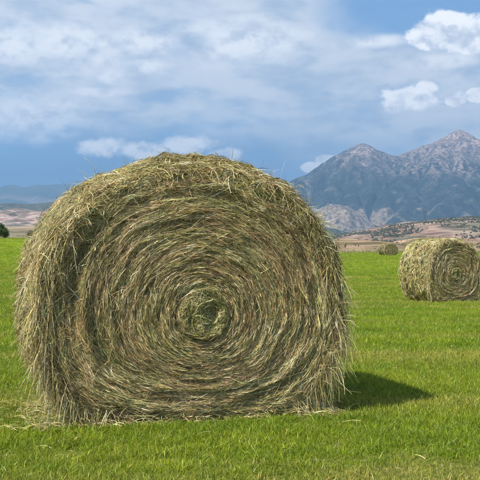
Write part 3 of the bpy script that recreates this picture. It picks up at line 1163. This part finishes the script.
# ------------------------------------------------------------------ trees and scrub at the far edge
def leaf_crown(seed, lobes, count, leaf):
    r = np.random.RandomState(seed)
    lobes = np.array(lobes, float)      # x y z rx ry rz
    k = r.choice(len(lobes), count, p=np.prod(lobes[:, 3:], 1) ** 0.8 / (np.prod(lobes[:, 3:], 1) ** 0.8).sum())
    d = norm(r.normal(0, 1, (count, 3)))
    rad = r.rand(count) ** 0.42 * (1 + 0.25 * noise3(d[:, 0] * 3, d[:, 1] * 3, d[:, 2] * 3 + k))
    c = lobes[k, :3] + d * rad[:, None] * lobes[k, 3:]
    u = norm(r.normal(0, 1, (count, 3)))
    v = norm(np.cross(u, r.normal(0, 1, (count, 3))))
    s = leaf * r.uniform(0.5, 1.4, count)[:, None]
    V = np.stack([c - u * s, c + v * s * 0.55, c + u * s, c - v * s * 0.55], 1)
    return V.reshape(-1, 3), np.arange(count * 4).reshape(-1, 4)


def limb(path, radii, sides=7):
    path, radii = np.array(path, float), np.array(radii, float)
    T = norm(np.gradient(path, axis=0))
    A = norm(np.cross(T, np.array([0.31, 0.92, 0.2])))
    B = np.cross(T, A)
    a = np.linspace(0, 2 * np.pi, sides, endpoint=False)
    V = path[:, None] + radii[:, None, None] * (np.cos(a)[None, :, None] * A[:, None] + np.sin(a)[None, :, None] * B[:, None])
    return V.reshape(-1, 3), grid_quads(len(path), sides, True)


def tree(name, label, cat, px, d, lobes, trunks, count, leaf, mat, seed, crown='crown', stem='trunk', size=1.0):
    x, y = px_x(px, d), d
    root = bpy.data.objects.new(name, None)
    col.objects.link(root)
    root.location = (x, y, float(field_h(x, y)))
    root.scale = (size,) * 3
    root['label'], root['category'] = label, cat
    Vs, Qs, off = [], [], 0
    for path, rad in trunks:
        V, Q = limb(path, rad)
        Vs.append(V); Qs.append(Q + off); off += len(V)
    link(stem, mesh_from(stem, np.concatenate(Vs), np.concatenate(Qs)), M_BARK, root)
    V, Q = leaf_crown(seed, lobes, count, leaf)
    link(crown, mesh_from(crown, V, Q, smooth=False), mat, root)


tree('leafy_tree', 'dark green rounded tree at the left edge of the field', 'tree', -3, 160,
     [(0, 0, 1.9, 1.9, 1.7, 1.5), (1.5, -0.2, 1.3, 1.25, 1.2, 1.15), (-1.6, 0.2, 1.5, 1.3, 1.3, 1.2), (0.7, 0.1, 2.6, 1.0, 1.0, 0.8), (2.0, 0, 0.8, 0.8, 0.8, 0.8), (-2.6, 0, 0.9, 0.9, 0.9, 0.9)],
     [([(0, 0, -0.1), (0.05, 0, 0.7), (-0.05, 0, 1.5), (0.1, 0, 2.4)], (0.16, 0.13, 0.09, 0.04)), ([(0, 0, 0.5), (0.8, -0.1, 1.0), (1.5, -0.2, 1.4)], (0.09, 0.06, 0.03)), ([(0, 0, 0.6), (-0.8, 0.1, 1.1), (-1.6, 0.2, 1.6)], (0.09, 0.06, 0.03))],
     7000, 0.13, M_LEAF, 5, size=0.80)
tree('dry_bush', 'small grey-brown bush beside the hay bale on the left field edge', 'bush', 31, 158,
     [(0, 0, 0.75, 0.75, 0.7, 0.7), (0.6, 0, 0.5, 0.5, 0.5, 0.5), (-0.5, 0, 0.45, 0.5, 0.5, 0.45)],
     [([(0, 0, -0.1), (0, 0, 0.4), (0.05, 0, 0.9)], (0.05, 0.04, 0.02))], 1500, 0.09, M_BUSH, 6, 'foliage', 'stem')


def scrub(name, label, xs, ys, Z, n, smin, smax, seed, keep):
    r = np.random.RandomState(seed)
    ico = [(0, 0, 1)] + [(0.894 * math.cos(a), 0.894 * math.sin(a), 0.447) for a in np.arange(5) * 1.2566] + \
          [(0.894 * math.cos(a), 0.894 * math.sin(a), -0.447) for a in np.arange(5) * 1.2566 + 0.628] + [(0, 0, -1)]
    tr = []
    for i in range(5):
        j = (i + 1) % 5
        tr += [(0, 1 + i, 1 + j), (1 + i, 6 + i, 1 + j), (1 + j, 6 + i, 6 + j), (6 + i, 11, 6 + j)]
    ico, tr = np.array(ico), np.array(tr)
    x, y = r.uniform(xs[0], xs[-1], n), r.uniform(ys[0], ys[-1], n)
    k = keep(x, y, r)
    x, y = x[k], y[k]
    i = np.clip(((y - ys[0]) / (ys[1] - ys[0])).astype(int), 0, len(ys) - 2)
    j = np.clip(((x - xs[0]) / (xs[1] - xs[0])).astype(int), 0, len(xs) - 2)
    u, v = (x - xs[j]) / (xs[1] - xs[0]), (y - ys[i]) / (ys[1] - ys[0])
    z = Z[i, j] * (1 - u) * (1 - v) + Z[i, j + 1] * u * (1 - v) + Z[i + 1, j] * (1 - u) * v + Z[i + 1, j + 1] * u * v
    s = np.exp(r.uniform(np.log(smin), np.log(smax), len(x)))
    V = ico[None] * s[:, None, None] * np.array([1.15, 1.15, 0.95]) * r.uniform(0.65, 1.25, (len(x), 12, 1))
    V += np.stack([x, y, z + s * 0.55], -1)[:, None]
    T = tr[None] + (np.arange(len(x)) * 12)[:, None, None]
    link(name, mesh_from(name, V.reshape(-1, 3), None, None, T.reshape(-1, 3), smooth=False), M_SCRUB, kind='stuff', label=label, category='scrub')


def build_margin():
    """tall dry weeds left uncut along the far edge of the field"""
    r = np.random.RandomState(31)
    n = 15000
    a = np.radians(r.uniform(-19, 19, n))
    rad = r.uniform(150, 171.5, n) ** 1.0
    x, y = rad * np.sin(a), rad * np.cos(a)
    k = r.rand(n) < np.clip(0.25 + 1.6 * fbm(x / 7, y / 9, 3.0, 4) + 0.9 * sstep(rad, 160, 171), 0, 1)
    x, y = x[k], y[k]
    n = len(x)
    h = np.exp(r.normal(np.log(0.36), 0.4, n)) * (1 + 0.7 * np.clip(noise3(x / 5, y / 5, 9.0), -0.6, 1))
    K = 3
    t = np.linspace(0, 1, K)[None]
    la = r.uniform(0, 6.283, n)
    b = (r.uniform(0, 0.6, n) * h)[:, None] * t ** 1.6
    P = np.stack([x[:, None] + np.cos(la)[:, None] * b, y[:, None] + np.sin(la)[:, None] * b, field_h(x, y)[:, None] - 0.02 + h[:, None] * t], -1)
    f = r.uniform(0, 3.14, n)
    S = np.stack([np.cos(f), np.sin(f), 0 * f], -1)[:, None] + 0 * P
    W = r.uniform(0.03, 0.09, n)[:, None] * (1 - 0.7 * t)
    dry = sstep(noise3(x / 6, y / 6, 1.0) + r.normal(0, 0.25, n), -0.3, 0.3)
    C = mixc((0.13, 0.17, 0.03), (0.33, 0.28, 0.12), dry) * np.exp(r.normal(0, 0.2, (n, 1)))
    strands('margin_weeds', [(P, W, S, C)], None, kind='stuff', label='dry weeds and uncut grass along the far edge of the field', category='weeds')


build_margin()

scrub('juniper_scrub', 'dark scrub dotted over the pinkish foothill below the mountains', FX, FY, FZ, 120000, 0.7, 3.2, 8,
      lambda x, y, r: (x > 150) & (x < 1150) & (y < 2900) & (r.rand(len(x)) < np.clip(0.38 + 1.9 * fbm(x / 110, y / 200, 3.0, 4), 0, 1)))

scrub('sage_scrub', 'low dark brush along the foot of the tan rise', RX, RY, RZ, 14000, 0.18, 0.6, 18,
      lambda x, y, r: (x > -30) & (x < 260) & (y < 660) & (r.rand(len(x)) < np.clip(0.15 + 1.6 * fbm(x / 45, y / 60, 13.0, 3), 0, 1)))


# ------------------------------------------------------------------ haze
def build_haze():
    m, g = new_mat('valley haze')
    v = g.n('ShaderNodeVolumePrincipled')
    v.inputs['Color'].default_value = (0.36, 0.64, 1.0, 1)
    v.inputs['Density'].default_value = 6.4e-5
    v.inputs['Anisotropy'].default_value = 0.2
    o = g.n('ShaderNodeOutputMaterial')
    g.t.links.new(v.outputs[0], o.inputs['Volume'])
    a, z0, z1 = 35000.0, -14.0, 2100.0
    V = [(x, y, z) for z in (z0, z1) for y in (-a, a) for x in (-a, a)]
    Q = [(0, 2, 3, 1), (4, 5, 7, 6), (0, 1, 5, 4), (2, 6, 7, 3), (0, 4, 6, 2), (1, 3, 7, 5)]
    o = link('haze', mesh_from('haze', V, Q, smooth=False), m, kind='stuff', label='pale blue haze in the valley air', category='haze')


build_haze()
